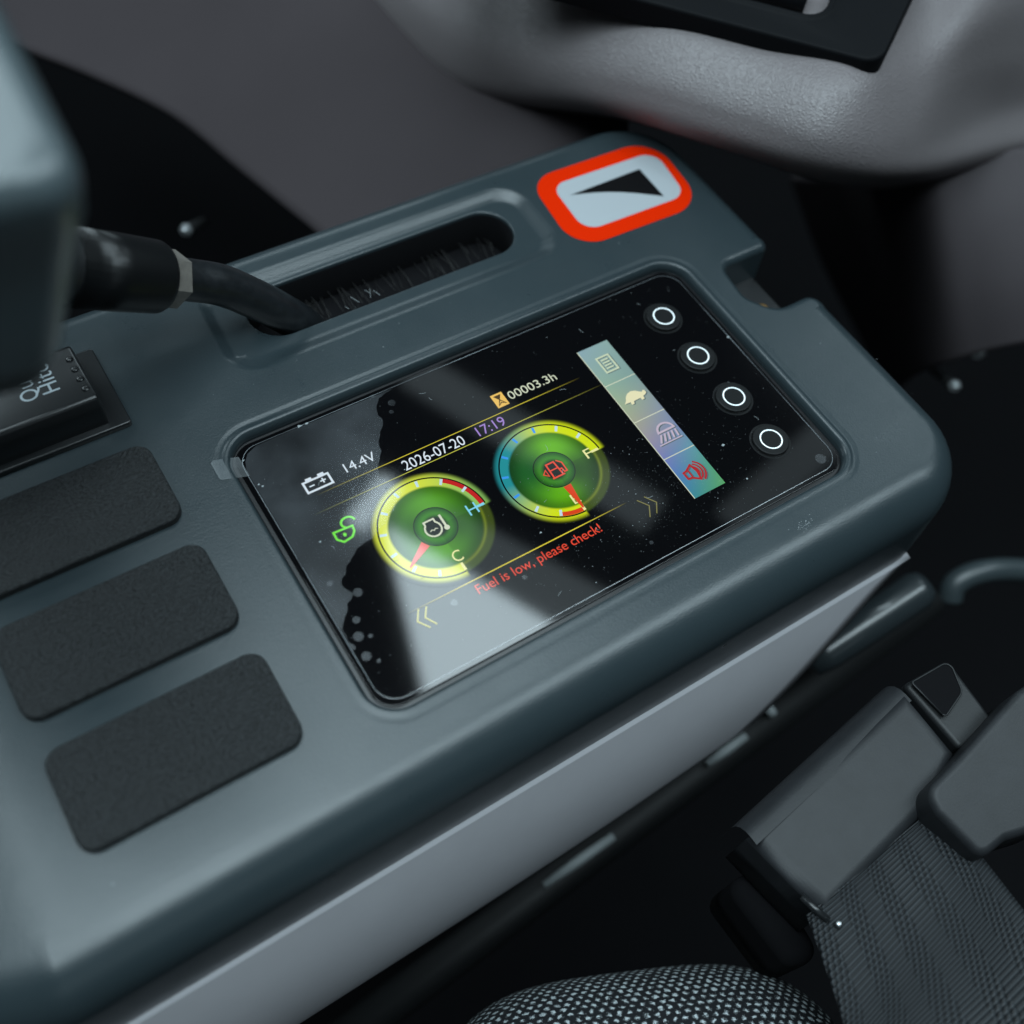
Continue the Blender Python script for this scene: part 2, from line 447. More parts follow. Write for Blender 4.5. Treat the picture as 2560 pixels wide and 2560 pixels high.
# rubber brush lips inside the slot
br = Shape()
for side in (0, 1):
    for i in range(70):
        x = random.uniform(54, 139); y0 = 141.5 if side == 0 else 164.4
        dy = random.uniform(6, 13) * (1 if side == 0 else -1); z0 = -14.0 + random.uniform(-3, 1.5)
        dx = random.gauss(0, 1.4); wv = random.uniform(0.08, 0.2)
        p = [(x, y0, z0), (x + dx * 0.5, y0 + dy * 0.6, z0 - 0.3), (x + dx, y0 + dy, z0 - random.uniform(0.5, 3))]
        v = []
        for q in p: v += [(q[0] - wv, q[1], q[2]), (q[0] + wv, q[1], q[2] + 0.05)]
        br.add(v, [(0, 1, 3, 2), (2, 3, 5, 4)])
bo = adopt(br.make('brush_bristles', mat('bristle', (0.004, 0.004, 0.004), 0.6, spec=0.2)), console); bo['kind'] = 'stuff'
lt = Shape()
for i in range(6):                            # pale lint caught in the brush
    x = random.gauss(66, 7); y = 141.6 + random.random() * 5; z = -1.6 + random.random() * 1.0; a = random.uniform(0.4, 2.4); l = random.uniform(1.2, 4)
    lt.add([(x, y, z), (x + 0.12, y + 0.05, z), (x + math.cos(a) * l + 0.1, y + math.sin(a) * l, z + 0.6), (x + math.cos(a) * l, y + math.sin(a) * l, z + 0.5)], [(0, 1, 2, 3)])
lo = adopt(lt.make('lint', M['dust']), console); lo['kind'] = 'stuff'
# small screw seen in the notch
bs = tube([(212, 76, -14), (212, 76, -9), (212, 76, -8.4)], [3.2, 3.2, 2.2], 12)
adopt(bs.make('screw', M['brass'], smooth=False), console)
nb = Shape(); nb.box(200.5, 66.8, -30, 224, 96, -14.5)
adopt(nb.make('notch_block', M['black']), console)

# ------------------------------------------------------------------ blank switch covers
BL = [((-86, 86.0, -22, 117.4), 'textured black blank switch cover nearest the rocker switch'),
      ((-86, 44.4, -22, 76.0), 'textured black blank switch cover in the middle of the three'),
      ((-86, 3.0, -22, 34.6), 'textured black blank switch cover nearest the rounded front edge')]
proto = slab('switch_blank', rrect(-32, -15.75, 32, 15.75, 5.2, 8), -2, 2.9, 0.6, M['blank'], None, 4)
proto.location = (0, 0, 0)
for i, (r, lb) in enumerate(BL):
    o = proto if i == 0 else proto.copy()
    if i: COL.objects.link(o)
    o.location = Vector(((r[0] + r[2]) / 2, (r[1] + r[3]) / 2, T)) * S
    tag(o, lb, 'switch cover', 'blank switch covers beside the monitor')

# ------------------------------------------------------------------ rocker switch
rk = empty('rocker_switch', (-55, 144.5, T))
tag(rk, 'black rocker switch with pale lettering beside the lever', 'switch')
b = slab('bezel', rrect(-88, 127.2, -22.6, 162, 1.2, 4), T - 2, T + 2.2, 0.6, M['rocker']); adopt(b, rk)
prof = [(129.8, T + 2.0), (130.6, T + 9.5), (131.4, T + 13.0), (133.0, T + 14.6), (145, T + 12.4), (157, T + 11.0), (158.8, T + 10.2), (159.6, T + 2)]
r = Shape(); lo_ = []
for x, sc in ((-84.6, 0.90), (-84.0, 1.0), (-30.2, 1.0), (-29.4, 0.97), (-29.0, 0.86)):
    lo_.append([(x, 144.6 + (y - 144.6) * (0.985 if sc < 0.95 else 1), T + (z - T) * sc) for y, z in prof])
r.loft(lo_, close=False, cap0=True, cap1=True)
ro = adopt(fix(r.make('rocker', M['rocker'], weighted=True)), rk)
def rz(y):                                    # height of the rocker face
    for (a, za), (b2, zb) in zip(prof[3:], prof[4:]):
        if a <= y <= b2: return za + (zb - za) * (y - a) / (b2 - a)
    return T + 14
for word, x, y0, y1 in (('Quick', -44.8, 140.2, 158.2), ('Hitch', -38.3, 140.6, 157.6)):
    v, f = text_mesh(word, 0, y1 - y0, 0, 5.4, 0)
    v = [(x - q[1], y0 + q[0], rz(y0 + q[0]) + 0.08) for q in v]
    t = ob('lettering', v, f, M['label_white'], ro); t.matrix_parent_inverse = Matrix.Translation(-rk.location)
    t.parent = ro; t.matrix_parent_inverse = Matrix.Identity(4)
for i in range(4):
    y = 136.5 + i * 5.2; d = tube([(-31.6, y, rz(y) - 0.2), (-31.6, y, rz(y) + 0.35), (-31.6, y, rz(y) + 0.6)], [1.3, 1.2, 0.6], 14)
    o = d.make('grip_dot', M['rocker'], ro, smooth=True)

# ------------------------------------------------------------------ sticker
st = empty('direction_sticker', (187, 147, T))
tag(st, 'orange bordered white sticker with a black wedge on the console corner', 'sticker')
c = [(157.5, 127.0), (210.5, 125.5), (221.5, 167.2), (168.0, 168.6)]
c = [(154.5, 127.2), (217.0, 125.6), (221.0, 167.2), (159.0, 168.6)]
o = slab('border', rpoly(c, [13, 15, 14, 12], 10), T + 0.02, T + 0.22, 0.08, M['orange'], None, 2); adopt(o, st)
c = [(163.6, 134.0), (213.2, 132.8), (217.0, 160.2), (165.6, 161.6)]
f1 = Shape(); f1.poly([(s[0].x, s[0].y) for s in rpoly(c, [7, 7.5, 7, 6.5], 8)], T + 0.27)
adopt(f1.make('white_field', M['white']), st)
wd = [(169.6, 153.6)] + [(169.6 + (204.2 - 169.6) * t, 153.6 + (136.2 - 153.6) * t + 2.4 * math.sin(math.pi * t)) for t in (0.15, 0.3, 0.45, 0.6, 0.75, 0.9)] + [(204.2, 136.2), (204.6, 153.9)]
f2 = Shape(); f2.poly(wd, T + 0.32); adopt(f2.make('wedge_symbol', M['ink']), st)

# ------------------------------------------------------------------ monitor
mon = empty('control_monitor', (92.5, 52.5, 0))
tag(mon, 'glossy control monitor with green gauges set into the console', 'monitor')
g = slab('bezel', rrect(-1.5, -1.5, 186.5, 106.5, 10, 10), -6, -0.7, 0.4, M['gasket'], None, 3); adopt(g, mon)
g = slab('glass', rrect(0, 0, 185, 105, 7.4, 10), -4, 0.0, 0.35, M['glass'], None, 3); adopt(g, mon)

def emat(name, rgb, k=1.0):
    m_ = mat(name, (0.002, 0.002, 0.0025), 0.05, spec=0.62, emit=lin(*rgb), estr=k); return m_
def put(shape, name, material, parent=mon):
    o = shape.make(name, material)
    if parent is mon: adopt(o, mon)
    else:
        o.parent = parent; o.matrix_parent_inverse = Matrix.Identity(4)
    return o
def words(txt, x0, x1, y0, cap, material, z=0.10, parent=mon, name='lettering'):
    v, f = text_mesh(txt, x0, x1, y0, cap, z); s = Shape(); s.add(v, f); return put(s, name, material, parent)
E_white = emat('screen_white', (214, 226, 236)); E_violet = emat('screen_violet', (158, 130, 205)); E_red = emat('screen_red', (226, 74, 52))
E_yel = emat('screen_yellow', (196, 190, 62)); E_dimyel = emat('screen_dim_yellow', (120, 116, 62)); E_green = emat('screen_green', (110, 226, 44))
E_gold = emat('screen_gold', (232, 190, 96)); E_cyan = emat('screen_cyan', (128, 212, 236)); E_cream = emat('screen_cream', (232, 232, 160))
E_black = emat('screen_black', (6, 8, 6), 0.3); E_tick = emat('screen_tick', (190, 220, 232)); E_bluetick = emat('screen_blue_tick', (60, 150, 235))
E_redarc = emat('screen_red_arc', (188, 34, 34)); E_needle = emat('screen_needle', (214, 66, 24)); E_pink = emat('screen_needle_pale', (226, 96, 84))
E_dgrey = emat('screen_dark_hub', (16, 24, 18), 1.0); E_dkred = emat('screen_deep_red', (170, 40, 44)); E_pale = emat('screen_pale', (206, 214, 190))
E_ring = mat('glowing_ring_print', (0.75, 0.80, 0.82), 0.4, emit=lin(200, 214, 220), estr=0.55)  # ring print given its own glow

# lettering and lines
words('14.4V', 30.2, 41.4, 79.3, 3.6, E_white)
words('2026-07-20', 47.6, 71.0, 70.7, 4.0, E_white)
words('17:19', 76.6, 87.6, 71.1, 3.9, E_violet)
words('00003.3h', 94.5, 114.3, 79.4, 3.4, E_pale)
words('Fuel is low, please check!', 44.9, 92.4, 19.7, 3.3, E_red)
def fade_line(x0, x1, y, wd, rgb, fade0, fade1, name='rule_line'):
    n = 40; v = []; f = []; cols_ = []
    for i in range(n + 1):
        t = i / n; x = x0 + (x1 - x0) * t; k = min(1, t / fade0 if fade0 else 1, (1 - t) / fade1 if fade1 else 1)
        v += [(x, y - wd / 2, 0.08), (x, y + wd / 2, 0.08)]; cl = [q * k for q in lin(*rgb)]; cols_ += [cl, cl]
    f = [(2 * i, 2 * i + 2, 2 * i + 3, 2 * i + 1) for i in range(n)]
    return colour_mesh(name, v, f, cols_)
E_attr = mat('screen_image', (0.002, 0.002, 0.0025), 0.05, spec=0.62, attr='screen_colour', estr=1.0)
def colour_mesh(name, v, f, cols_, parent=mon):
    o = ob(name, v, f, E_attr)
    a = o.data.color_attributes.new('screen_colour', 'FLOAT_COLOR', 'POINT')
    for i, cl in enumerate(cols_): a.data[i].color = (*cl, 1)
    if parent is mon: adopt(o, mon)
    else: o.parent = parent
    return o
fade_line(17, 122, 76.2, 0.30, (200, 186, 58), 0.30, 0.22)
fade_line(13, 128, 69.9, 0.28, (186, 186, 74), 0.30, 0.30)
fade_line(22, 106, 24.8, 0.34, (226, 210, 66), 0.30, 0.25)

# battery, padlock, hour-glass
s = Shape(); s.stroke([(15.6, 78.1), (24.5, 78.1), (24.5, 82.2), (15.6, 82.2)], 0.75, 0.1, True)
s.poly([(16.8, 82.4), (19.0, 82.4), (19.0, 83.4), (16.8, 83.4)], 0.1); s.poly([(21.2, 82.4), (23.4, 82.4), (23.4, 83.4), (21.2, 83.4)], 0.1)
s.stroke([(17.0, 80.1), (18.8, 80.1)], 0.5, 0.1); s.stroke([(21.0, 80.4), (23.0, 80.4)], 0.5, 0.1); s.stroke([(22, 79.4), (22, 80.15)], 0.5, 0.1); s.stroke([(22, 80.65), (22, 81.4)], 0.5, 0.1)
put(s, 'battery_icon', E_white)
s = Shape(); s.stroke([(15.7, 61.0), (22.2, 60.6), (21.9, 58.6), (20.4, 57.0), (17.2, 56.5), (15.6, 58.3)], 0.75, 0.1, True)
s.stroke([(18.9 + 1.2, 61.0)] + [(21.6 + 2.3 * math.cos(math.radians(a)), 62.4 + 1.9 * math.sin(math.radians(a))) for a in range(205, -15, -15)], 0.75, 0.1)
s.poly([(18.6 + 0.6 * math.cos(a * 0.6283), 58.8 + 0.75 * math.sin(a * 0.6283)) for a in range(10)], 0.1)
put(s, 'padlock_icon', E_green)
s = Shape(); s.poly([(88.6, 78.2), (93.2, 78.2), (93.2, 84.1), (88.6, 84.1)], 0.09)
hg = put(s, 'hour_icon', E_gold)
s = Shape(); s.poly([(89.4, 83.3), (92.4, 83.3), (91.1, 81.3), (90.7, 81.3)], 0.13); s.stroke([(89.4, 79.0), (90.9, 81.2), (92.4, 79.0), (90.9, 80.0)], 0.45, 0.13, True)
put(s, 'hourglass', emat('screen_brown', (70, 52, 18)), hg)
# page chevrons
for pts in ([(109.4, 23.8), (111.9, 20.1), (109.5, 16.3)], [(112.4, 23.8), (114.9, 20.0), (112.4, 16.4)]):
    s = Shape(); s.stroke(pts, 0.38, 0.1); put(s, 'page_chevron', E_dimyel)
for pts in ([(28.4, 24.2), (26.2, 21.0), (28.3, 17.4)], [(25.8, 24.6), (23.5, 21.0), (25.9, 17.4)]):
    s = Shape(); s.stroke(pts, 0.42, 0.1); put(s, 'page_chevron', E_yel)

# gauges
def smooth(a, b, x):
    t = min(1, max(0, (x - a) / (b - a))); return t * t * (3 - 2 * t)
def mixc(a, b, t): return [p + (q - p) * t for p, q in zip(a, b)]
def gauge(cx, cy, kind, label):
    nr, na = 60, 180; v = []; cols_ = []; f = []
    yel = lin(208, 222, 44); grn = lin(98, 178, 10); dk = lin(14, 52, 14); teal = lin(30, 150, 130); olive = lin(70, 84, 22)
    for j in range(nr + 1):
        r = 22.0 * j / nr
        for i in range(na):
            a = 2 * math.pi * i / na; d = math.degrees(a) % 360
            v.append((cx + r * math.cos(a), cy + r * math.sin(a), 0.05))
            if kind == 'temperature':
                tealness = max(0, math.cos(a - math.radians(8))) ** 2 * 0.75
                band = mixc(lin(212, 224, 62), lin(92, 176, 104), tealness)
            else:
                tealness = max(0, math.cos(a - math.radians(150))) ** 1.6
                band = mixc(lin(206, 224, 20), lin(34, 140, 148), min(1, tealness * 1.15))
            lit = d < 271 or d > 359.5
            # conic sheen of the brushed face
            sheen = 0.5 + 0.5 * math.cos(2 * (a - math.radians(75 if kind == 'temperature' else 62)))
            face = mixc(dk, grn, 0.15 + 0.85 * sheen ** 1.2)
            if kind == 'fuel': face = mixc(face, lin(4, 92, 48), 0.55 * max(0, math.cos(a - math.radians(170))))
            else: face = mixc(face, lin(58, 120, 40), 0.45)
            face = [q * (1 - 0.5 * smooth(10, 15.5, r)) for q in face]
            if r < 7.2:
                face = mixc(lin(58, 132, 30), lin(30, 84, 24), smooth(4.6, 7.2, r)); k = smooth(3.0, 5.0, r)
                face = [q * k + p * (1 - k) for q, p in zip(face, lin(12, 22, 16))]
            if lit:
                t = smooth(15.0, 15.9, r); c_ = mixc(face, band, t)
                if r > 18.9:
                    k = 1 - smooth(19.0, 21.2, r); c_ = [q * k * 0.85 for q in band]
            else:
                rim = math.exp(-((r - 16.1) / 0.45) ** 2) * 0.8; c_ = mixc(face, olive, smooth(15.0, 16, r) * 0.8)
                c_ = mixc(c_, lin(126, 146, 34), rim); k = 1 - smooth(18.6, 19.6, r); c_ = [q * k * 0.8 for q in c_]
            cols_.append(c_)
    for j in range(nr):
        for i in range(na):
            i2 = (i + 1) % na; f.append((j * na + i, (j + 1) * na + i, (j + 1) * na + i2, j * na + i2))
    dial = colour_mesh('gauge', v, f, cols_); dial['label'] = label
    sub = lambda s, n_, m_: (put(s, n_, m_, dial))
    s = Shape(); s.arc_band(cx, cy, 18.45, 18.98, 0, 271, 0.1, 100); sub(s, 'scale_ring', E_black)
    s = Shape(); s.arc_band(cx, cy, 7.0, 7.3, 0, 360, 0.1, 64); sub(s, 'hub_ring', E_dgrey)
    for i in range(11):
        a = i * 27.1; wd = 0.45 / 17 * 57.3
        blue = kind == 'fuel' and 3 <= i <= 7
        s = Shape(); s.arc_band(cx, cy, 16.0 if i not in (0, 10) else 15.4, 18.3, a - wd, a + wd, 0.12, 2); sub(s, 'tick', E_bluetick if blue else E_tick if i not in (0, 10) else E_cream if kind == 'fuel' or i else E_cyan)
    s = Shape()
    if kind == 'temperature': s.arc_band(cx, cy, 16.9, 18.5, 1.5, 53, 0.11, 40)
    else: s.arc_band(cx, cy, 16.8, 18.4, 243.5, 269.5, 0.11, 30)
    sub(s, 'red_zone', E_redarc if kind == 'temperature' else E_needle)
    a = math.radians(212 if kind == 'temperature' else 271); ux, uy = math.cos(a), math.sin(a)
    s = Shape(); s.poly([(cx + ux * 7.4 - uy * 1.7, cy + uy * 7.4 + ux * 1.7), (cx + ux * 7.4 + uy * 1.3, cy + uy * 7.4 - ux * 1.3), (cx + ux * 17.3 + uy * 0.3, cy + uy * 17.3 - ux * 0.3), (cx + ux * 17.3 - uy * 0.3, cy + uy * 17.3 + ux * 0.3)], 0.15)
    sub(s, 'needle', E_pink if kind == 'temperature' else E_needle)
    return dial
gl = gauge(45.4, 47.5, 'temperature', 'green coolant temperature gauge marked H and C')
gr = gauge(91.6, 47.5, 'fuel', 'green fuel gauge marked F with its needle at empty')
words('H', 57.4, 60.9, 45.4, 4.2, E_cyan, 0.14, gl, 'letter'); words('C', 44.2, 47.4, 32.8, 4.0, E_cream, 0.14, gl, 'letter')
words('F', 104.4, 107.0, 45.6, 3.8, E_cream, 0.14, gr, 'letter'); words('E', 90.2, 92.8, 32.6, 3.8, E_cream, 0.13, gr, 'letter')
# engine coolant icon
cx, cy = 45.0, 47.2
s = Shape(); s.stroke([(cx - 2.6, cy + 2.0), (cx - 2.6, cy + 3.2), (cx + 1.0, cy + 3.2), (cx + 1.0, cy + 2.0)] + [(cx - 0.8 + 2.75 * math.cos(math.radians(t)), cy - 0.2 + 2.75 * math.sin(math.radians(t))) for t in range(48, -229, -16)], 0.6, 0.15, True)
s.stroke([(cx + 3.4, cy + 3.6), (cx + 3.4, cy - 1.2)], 0.8, 0.15); s.poly([(cx + 3.4 + 0.95 * math.cos(q * 0.5236), cy - 1.7 + 0.95 * math.sin(q * 0.5236)) for q in range(12)], 0.15)
s.stroke([(cx - 2.2, cy - 0.7), (cx - 1.4, cy - 0.3), (cx - 0.8, cy - 0.8), (cx - 0.1, cy - 0.3), (cx + 0.6, cy - 0.7)], 0.3, 0.15)
put(s, 'coolant_icon', E_pale, gl)
cx, cy = 91.8, 47.4
s = Shape(); s.stroke([(cx - 2.0, cy - 2.9), (cx + 1.6, cy - 2.9), (cx + 1.2, cy + 2.9), (cx - 1.8, cy + 2.9)], 0.6, 0.15, True); s.stroke([(cx - 1.8, cy + 0.2), (cx + 1.3, cy + 0.2)], 0.5, 0.15)
s.stroke([(cx - 2.6, cy - 2.9), (cx + 2.3, cy - 2.9)], 0.55, 0.152)
s.stroke([(cx + 1.4, cy - 0.6), (cx + 2.4, cy - 0.6), (cx + 2.6, cy - 2.2), (cx + 3.6, cy - 2.2), (cx + 3.7, cy + 1.4), (cx + 2.2, cy + 3.0)], 0.5, 0.15)
s.stroke([(cx - 3.1, cy + 1.2), (cx - 4.6, cy - 0.1), (cx - 3.1, cy - 1.4)], 0.4, 0.15, True)
put(s, 'fuel_pump_icon', E_red, gr)

# function bar: four tiles with the iridescent sheen of the liquid crystal panel
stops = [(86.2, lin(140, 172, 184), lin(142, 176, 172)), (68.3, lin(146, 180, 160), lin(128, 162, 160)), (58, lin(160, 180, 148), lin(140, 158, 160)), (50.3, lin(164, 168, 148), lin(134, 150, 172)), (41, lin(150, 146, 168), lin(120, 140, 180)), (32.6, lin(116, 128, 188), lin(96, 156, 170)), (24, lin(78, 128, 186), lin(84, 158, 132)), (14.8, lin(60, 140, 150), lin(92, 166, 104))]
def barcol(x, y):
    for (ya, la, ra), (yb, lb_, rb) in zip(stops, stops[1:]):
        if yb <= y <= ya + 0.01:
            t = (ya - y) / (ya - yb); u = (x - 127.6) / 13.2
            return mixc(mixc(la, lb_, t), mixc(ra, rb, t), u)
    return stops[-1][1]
tiles = []
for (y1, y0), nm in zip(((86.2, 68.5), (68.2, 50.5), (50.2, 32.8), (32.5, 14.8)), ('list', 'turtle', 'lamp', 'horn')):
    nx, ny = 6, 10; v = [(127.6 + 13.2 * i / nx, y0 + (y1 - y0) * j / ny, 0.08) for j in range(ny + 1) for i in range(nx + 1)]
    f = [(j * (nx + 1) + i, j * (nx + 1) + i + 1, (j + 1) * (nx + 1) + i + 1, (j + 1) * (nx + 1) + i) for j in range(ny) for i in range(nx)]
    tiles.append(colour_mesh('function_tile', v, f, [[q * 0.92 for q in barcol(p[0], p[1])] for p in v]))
for y in (68.35, 50.35, 32.65):
    s = Shape(); s.poly([(127.6, y - 0.16), (140.8, y - 0.16), (140.8, y + 0.16), (127.6, y + 0.16)], 0.09); put(s, 'divider', E_pale)
s = Shape(); s.poly([(127.3, 14.8), (127.6, 14.8), (127.6, 86.2), (127.3, 86.2)], 0.09); put(s, 'divider', E_pale)
s = Shape(); s.stroke([(132.0, 73.4), (137.1, 73.4), (137.1, 80.4), (132.0, 80.4)], 0.7, 0.13, True)
for y in (75.0, 76.3, 77.6, 78.9): s.stroke([(133.0, y), (136.1, y)], 0.62, 0.13)
E_shade = emat('screen_icon_shadow', (84, 104, 108)); E_lilac = emat('screen_lilac', (190, 178, 196))
def with_shadow(s, nm, m_, tile, d=(0.35, -0.35)):
    sh_ = Shape(); sh_.v = [(p[0] + d[0], p[1] + d[1], 0.105) for p in s.v]; sh_.f = list(s.f)
    put(sh_, 'icon_shadow', E_shade, tile); put(s, nm, m_, tile)
with_shadow(s, 'list_icon', emat('screen_mint', (198, 214, 184)), tiles[0])
tur = [(129.4, 58.6), (130.6, 59.6), (131.4, 60.9), (132.8, 62.1), (134.6, 62.5), (136.2, 62.0), (137.6, 60.8), (138.2, 60.4), (138.9, 60.9), (139.5, 60.6), (139.6, 59.6), (138.7, 58.9), (137.6, 58.7), (137.4, 57.5), (136.3, 57.3), (136.1, 58.4), (133.2, 58.3), (132.7, 57.2), (131.6, 57.3), (131.8, 58.4)]
s = Shape(); s.poly(tur, 0.13); with_shadow(s, 'turtle_icon', emat('screen_ivory', (226, 224, 184)), tiles[1])
s = Shape(); s.stroke([(132.6, 42.6)] + [(136.0 + 3.3 * math.cos(math.radians(a)), 42.6 + 3.0 * math.sin(math.radians(a))) for a in range(165, 0, -15)] + [(139.3, 42.6)], 0.8, 0.13, True)
for i in range(5): s.stroke([(133.0 + i * 1.5, 41.6), (131.0 + i * 1.9, 38.6)], 0.7, 0.13)
s.stroke([(129.8, 37.9), (139.6, 37.9)], 0.45, 0.13); with_shadow(s, 'lamp_icon', E_lilac, tiles[2])
s = Shape(); s.stroke([(130.2, 24.9), (131.6, 25.1), (134.2, 26.6), (135.0, 23.4), (134.4, 20.2), (131.8, 22.0), (130.3, 22.2)], 0.75, 0.13, True); s.stroke([(132.2, 25.0), (132.2, 22.2)], 0.6, 0.13)
for k in range(3):
    s.stroke([(133.4 + (2.2 + 1.15 * k) * math.cos(math.radians(a)), 23.5 + (2.6 + 1.0 * k) * math.sin(math.radians(a))) for a in range(-62, 63, 12)], 0.62, 0.13)
with_shadow(s, 'horn_icon', E_dkred, tiles[3])

# four buttons
for i, y in enumerate((85.0, 63.6, 42.2, 20.9)):
    bt = slab('button', [(Vector((166.3 + 6.6 * math.cos(a * math.pi / 24), y + 6.6 * math.sin(a * math.pi / 24))), Vector((math.cos(a * math.pi / 24), math.sin(a * math.pi / 24))), 0) for a in range(48)], -0.5, 1.3, 0.5, mat('button_rubber', (0.005, 0.0055, 0.006), 0.45, spec=0.2, bump=(1500, 0.01, 'noise')) if i == 0 else bpy.data.materials['button_rubber'], None, 3)
    adopt(bt, mon)
    s = Shape(); s.arc_band(166.3, y, 3.7, 4.16, 0, 360, 1.34, 48); put(s, 'ring_mark', E_ring, bt)
    s = Shape(); s.arc_band(166.3, y, 6.7, 7.5, 0, 360, 0.03, 48); put(s, 'button_rim', bpy.data.materials['button_rubber'], bt)

# protective film: pull tab, edge and the zone that has lifted off the glass
def clear(name, fac, rough, diff, dfac):
    m_ = bpy.data.materials.new(name); m_.use_nodes = True; nt = m_.node_tree; nt.nodes.remove(nt.nodes['Principled BSDF'])
    o_ = nt.nodes['Material Output']; tr = nt.nodes.new('ShaderNodeBsdfTransparent'); gs = nt.nodes.new('ShaderNodeBsdfGlossy'); df = nt.nodes.new('ShaderNodeBsdfDiffuse')
    gs.inputs['Roughness'].default_value = rough; df.inputs['Color'].default_value = (*diff, 1)
    m1 = nt.nodes.new('ShaderNodeMixShader'); m2 = nt.nodes.new('ShaderNodeMixShader'); m1.inputs[0].default_value = fac; m2.inputs[0].default_value = dfac
    tc = nt.nodes.new('ShaderNodeTexCoord'); nn_ = nt.nodes.new('ShaderNodeTexNoise'); nn_.inputs['Scale'].default_value = 38; nn_.inputs['Detail'].default_value = 5
    mr_ = nt.nodes.new('ShaderNodeMapRange'); mr_.inputs['From Min'].default_value = 0.32; mr_.inputs['From Max'].default_value = 0.66
    mr_.inputs['To Min'].default_value = dfac * 0.25; mr_.inputs['To Max'].default_value = dfac * 1.5
    nt.links.new(tc.outputs['Object'], nn_.inputs['Vector']); nt.links.new(nn_.outputs['Fac'], mr_.inputs['Value']); nt.links.new(mr_.outputs[0], m2.inputs[0])
    nt.links.new(tr.outputs[0], m1.inputs[1]); nt.links.new(gs.outputs[0], m1.inputs[2])
    nt.links.new(m1.outputs[0], m2.inputs[1]); nt.links.new(df.outputs[0], m2.inputs[2]); nt.links.new(m2.outputs[0], o_.inputs['Surface'])
    return m_
M['film'] = clear('clear_film', 0.03, 0.18, (0.5, 0.55, 0.6), 0.048)  # patchy diffuse share paints the grey haze reflected by the lifted film
M['filmtab'] = clear('clear_film_tab', 0.06, 0.2, (0.6, 0.65, 0.68), 0.10)
M['filmedge'] = clear('film_edge', 0.1, 0.3, (0.6, 0.66, 0.7), 0.35)
bnd = [(60.5, 102.6), (56, 101.8), (53.0, 100.5), (50.8, 96.0), (50.2, 92.4), (46.5, 86.8), (43.7, 81.1), (41.5, 77), (38.8, 73.3), (41.0, 68), (42.3, 64.0), (37.9, 60.6), (32.1, 56.6), (25.0, 53.5), (19, 52.0), (15.1, 49.4), (12, 46.5), (9.3, 42.6), (10.9, 40), (10.1, 37.6), (6.5, 35.6), (4.6, 33.2), (3.2, 30), (2.2, 26.8), (2.6, 22)]
pts = [(2.0, 22.0), (2.0, 95), (3.2, 98.6), (5.2, 101.2), (9, 102.8), (20, 103)] + spline([(x, y, 0) for x, y in bnd], 5)[0:]
pp = []
for i, p in enumerate(pts):
    q = Vector(p).to_3d() if len(p) == 2 else Vector(p)
    if i >= 6:
        nn = noise.noise_vector(Vector((q.x * 0.35, q.y * 0.35, 3.1))); q = q + Vector((nn.x, nn.y, 0)) * 1.1
        q.x = max(q.x, 2.05)
    pp.append((q.x, q.y))
pp = pp[::-1]
s = Shape(); fill(s, pp, [], 0.19)
film = adopt(s.make('protective_film', M['film']), mon); film['label'] = 'clear protective film lifting off the glass on the left'
s = Shape(); e = rrect(1.6, 1.6, 183.4, 103.4, 7.5, 8); s.loft([offs(e, 0, 0.19), offs(e, -0.16, 0.24)])
put(s, 'film_edge', M['filmedge'], film).matrix_parent_inverse = Matrix.Identity(4)
s = Shape()
for bx, by, br2 in ((57, 97.5, 1.3), (55.0, 94.2, 0.8), (52.5, 103, 0.7), (6.4, 45.5, 1.0), (12.4, 38.6, 1.5), (7.6, 30.6, 1.2), (5.6, 25.4, 1.6), (8.8, 23.8, 0.7), (4.6, 18.6, 1.5), (7.0, 15.4, 0.6), (177.5, 6.2, 2.0), (104, 8.2, 0.7), (60.5, 17.8, 0.8), (36.5, 21.0, 1.1)):
    s.poly([(bx + br2 * (1 + 0.15 * math.sin(3 * k + bx)) * math.cos(k * 0.2618), by + br2 * math.sin(k * 0.2618)) for k in range(24)], 0.22)
put(s, 'air_bubbles', M['film'], film)['kind'] = 'stuff'
s = Shape(); tb = rpoly([(-7.2, 93.4), (2.0, 93.0), (2.0, 101.2), (-7.2, 101.4)], [1.2, 0, 0, 1.2], 4)
v0 = [(p[0].x, p[0].y, 0.25 + (3.5 * min(1, max(0, (1.0 - p[0].x) / 5.5)) ** 0.8)) for p in tb]; s.add(v0, [tuple(range(len(v0)))])
s.stroke([(p[0].x, p[0].y) for p in tb], 0.22, 0.0, True)
n0 = len(v0); s.v = s.v[:n0] + [(x, y, 0.3 + (3.5 * min(1, max(0, (1.0 - x) / 5.5)) ** 0.8)) for x, y, z in s.v[n0:]]
put(s, 'pull_tab', M['filmtab'], film)

# ------------------------------------------------------------------ control lever through the slot
lv = empty('control_lever', (50, 150, -10))
tag(lv, 'bent black control lever with hex nut and grey grip rising from the slot', 'lever')
rodp = spline([(58, 150, -40), (54, 149, -22), (49, 148, -8), (41, 149, 3), (31, 151, 14), (22, 152, 23), (13, 152.5, 29), (2, 151.6, 36.6)], 6)
adopt(tube(rodp, 7.0, 20).make('rod', M['rod'], smooth=True), lv)
ax = Vector((-0.79, -0.06, 0.56)).normalized(); p0 = Vector((5.5, 151.8, 34.2))
def along(t): return tuple(p0 + ax * t)
n_ = tube([along(-3.2), along(-3.0), along(2.6), along(2.9)], [8.3, 9.4, 9.4, 8.6], 6)
adopt(fix(n_.make('hex_nut', M['steel'])), lv)
M['sleeve'] = mat('black_sleeve', (0.004, 0.0045, 0.005), 0.36, spec=0.3)
s_ = tube([along(2.7), along(2.9), along(3.6), along(5.2), along(20), along(36)], [8.0, 9.6, 10.8, 11.6, 12.0, 12.0], 32)
adopt(fix(s_.make('sleeve', M['sleeve'], weighted=True)), lv)
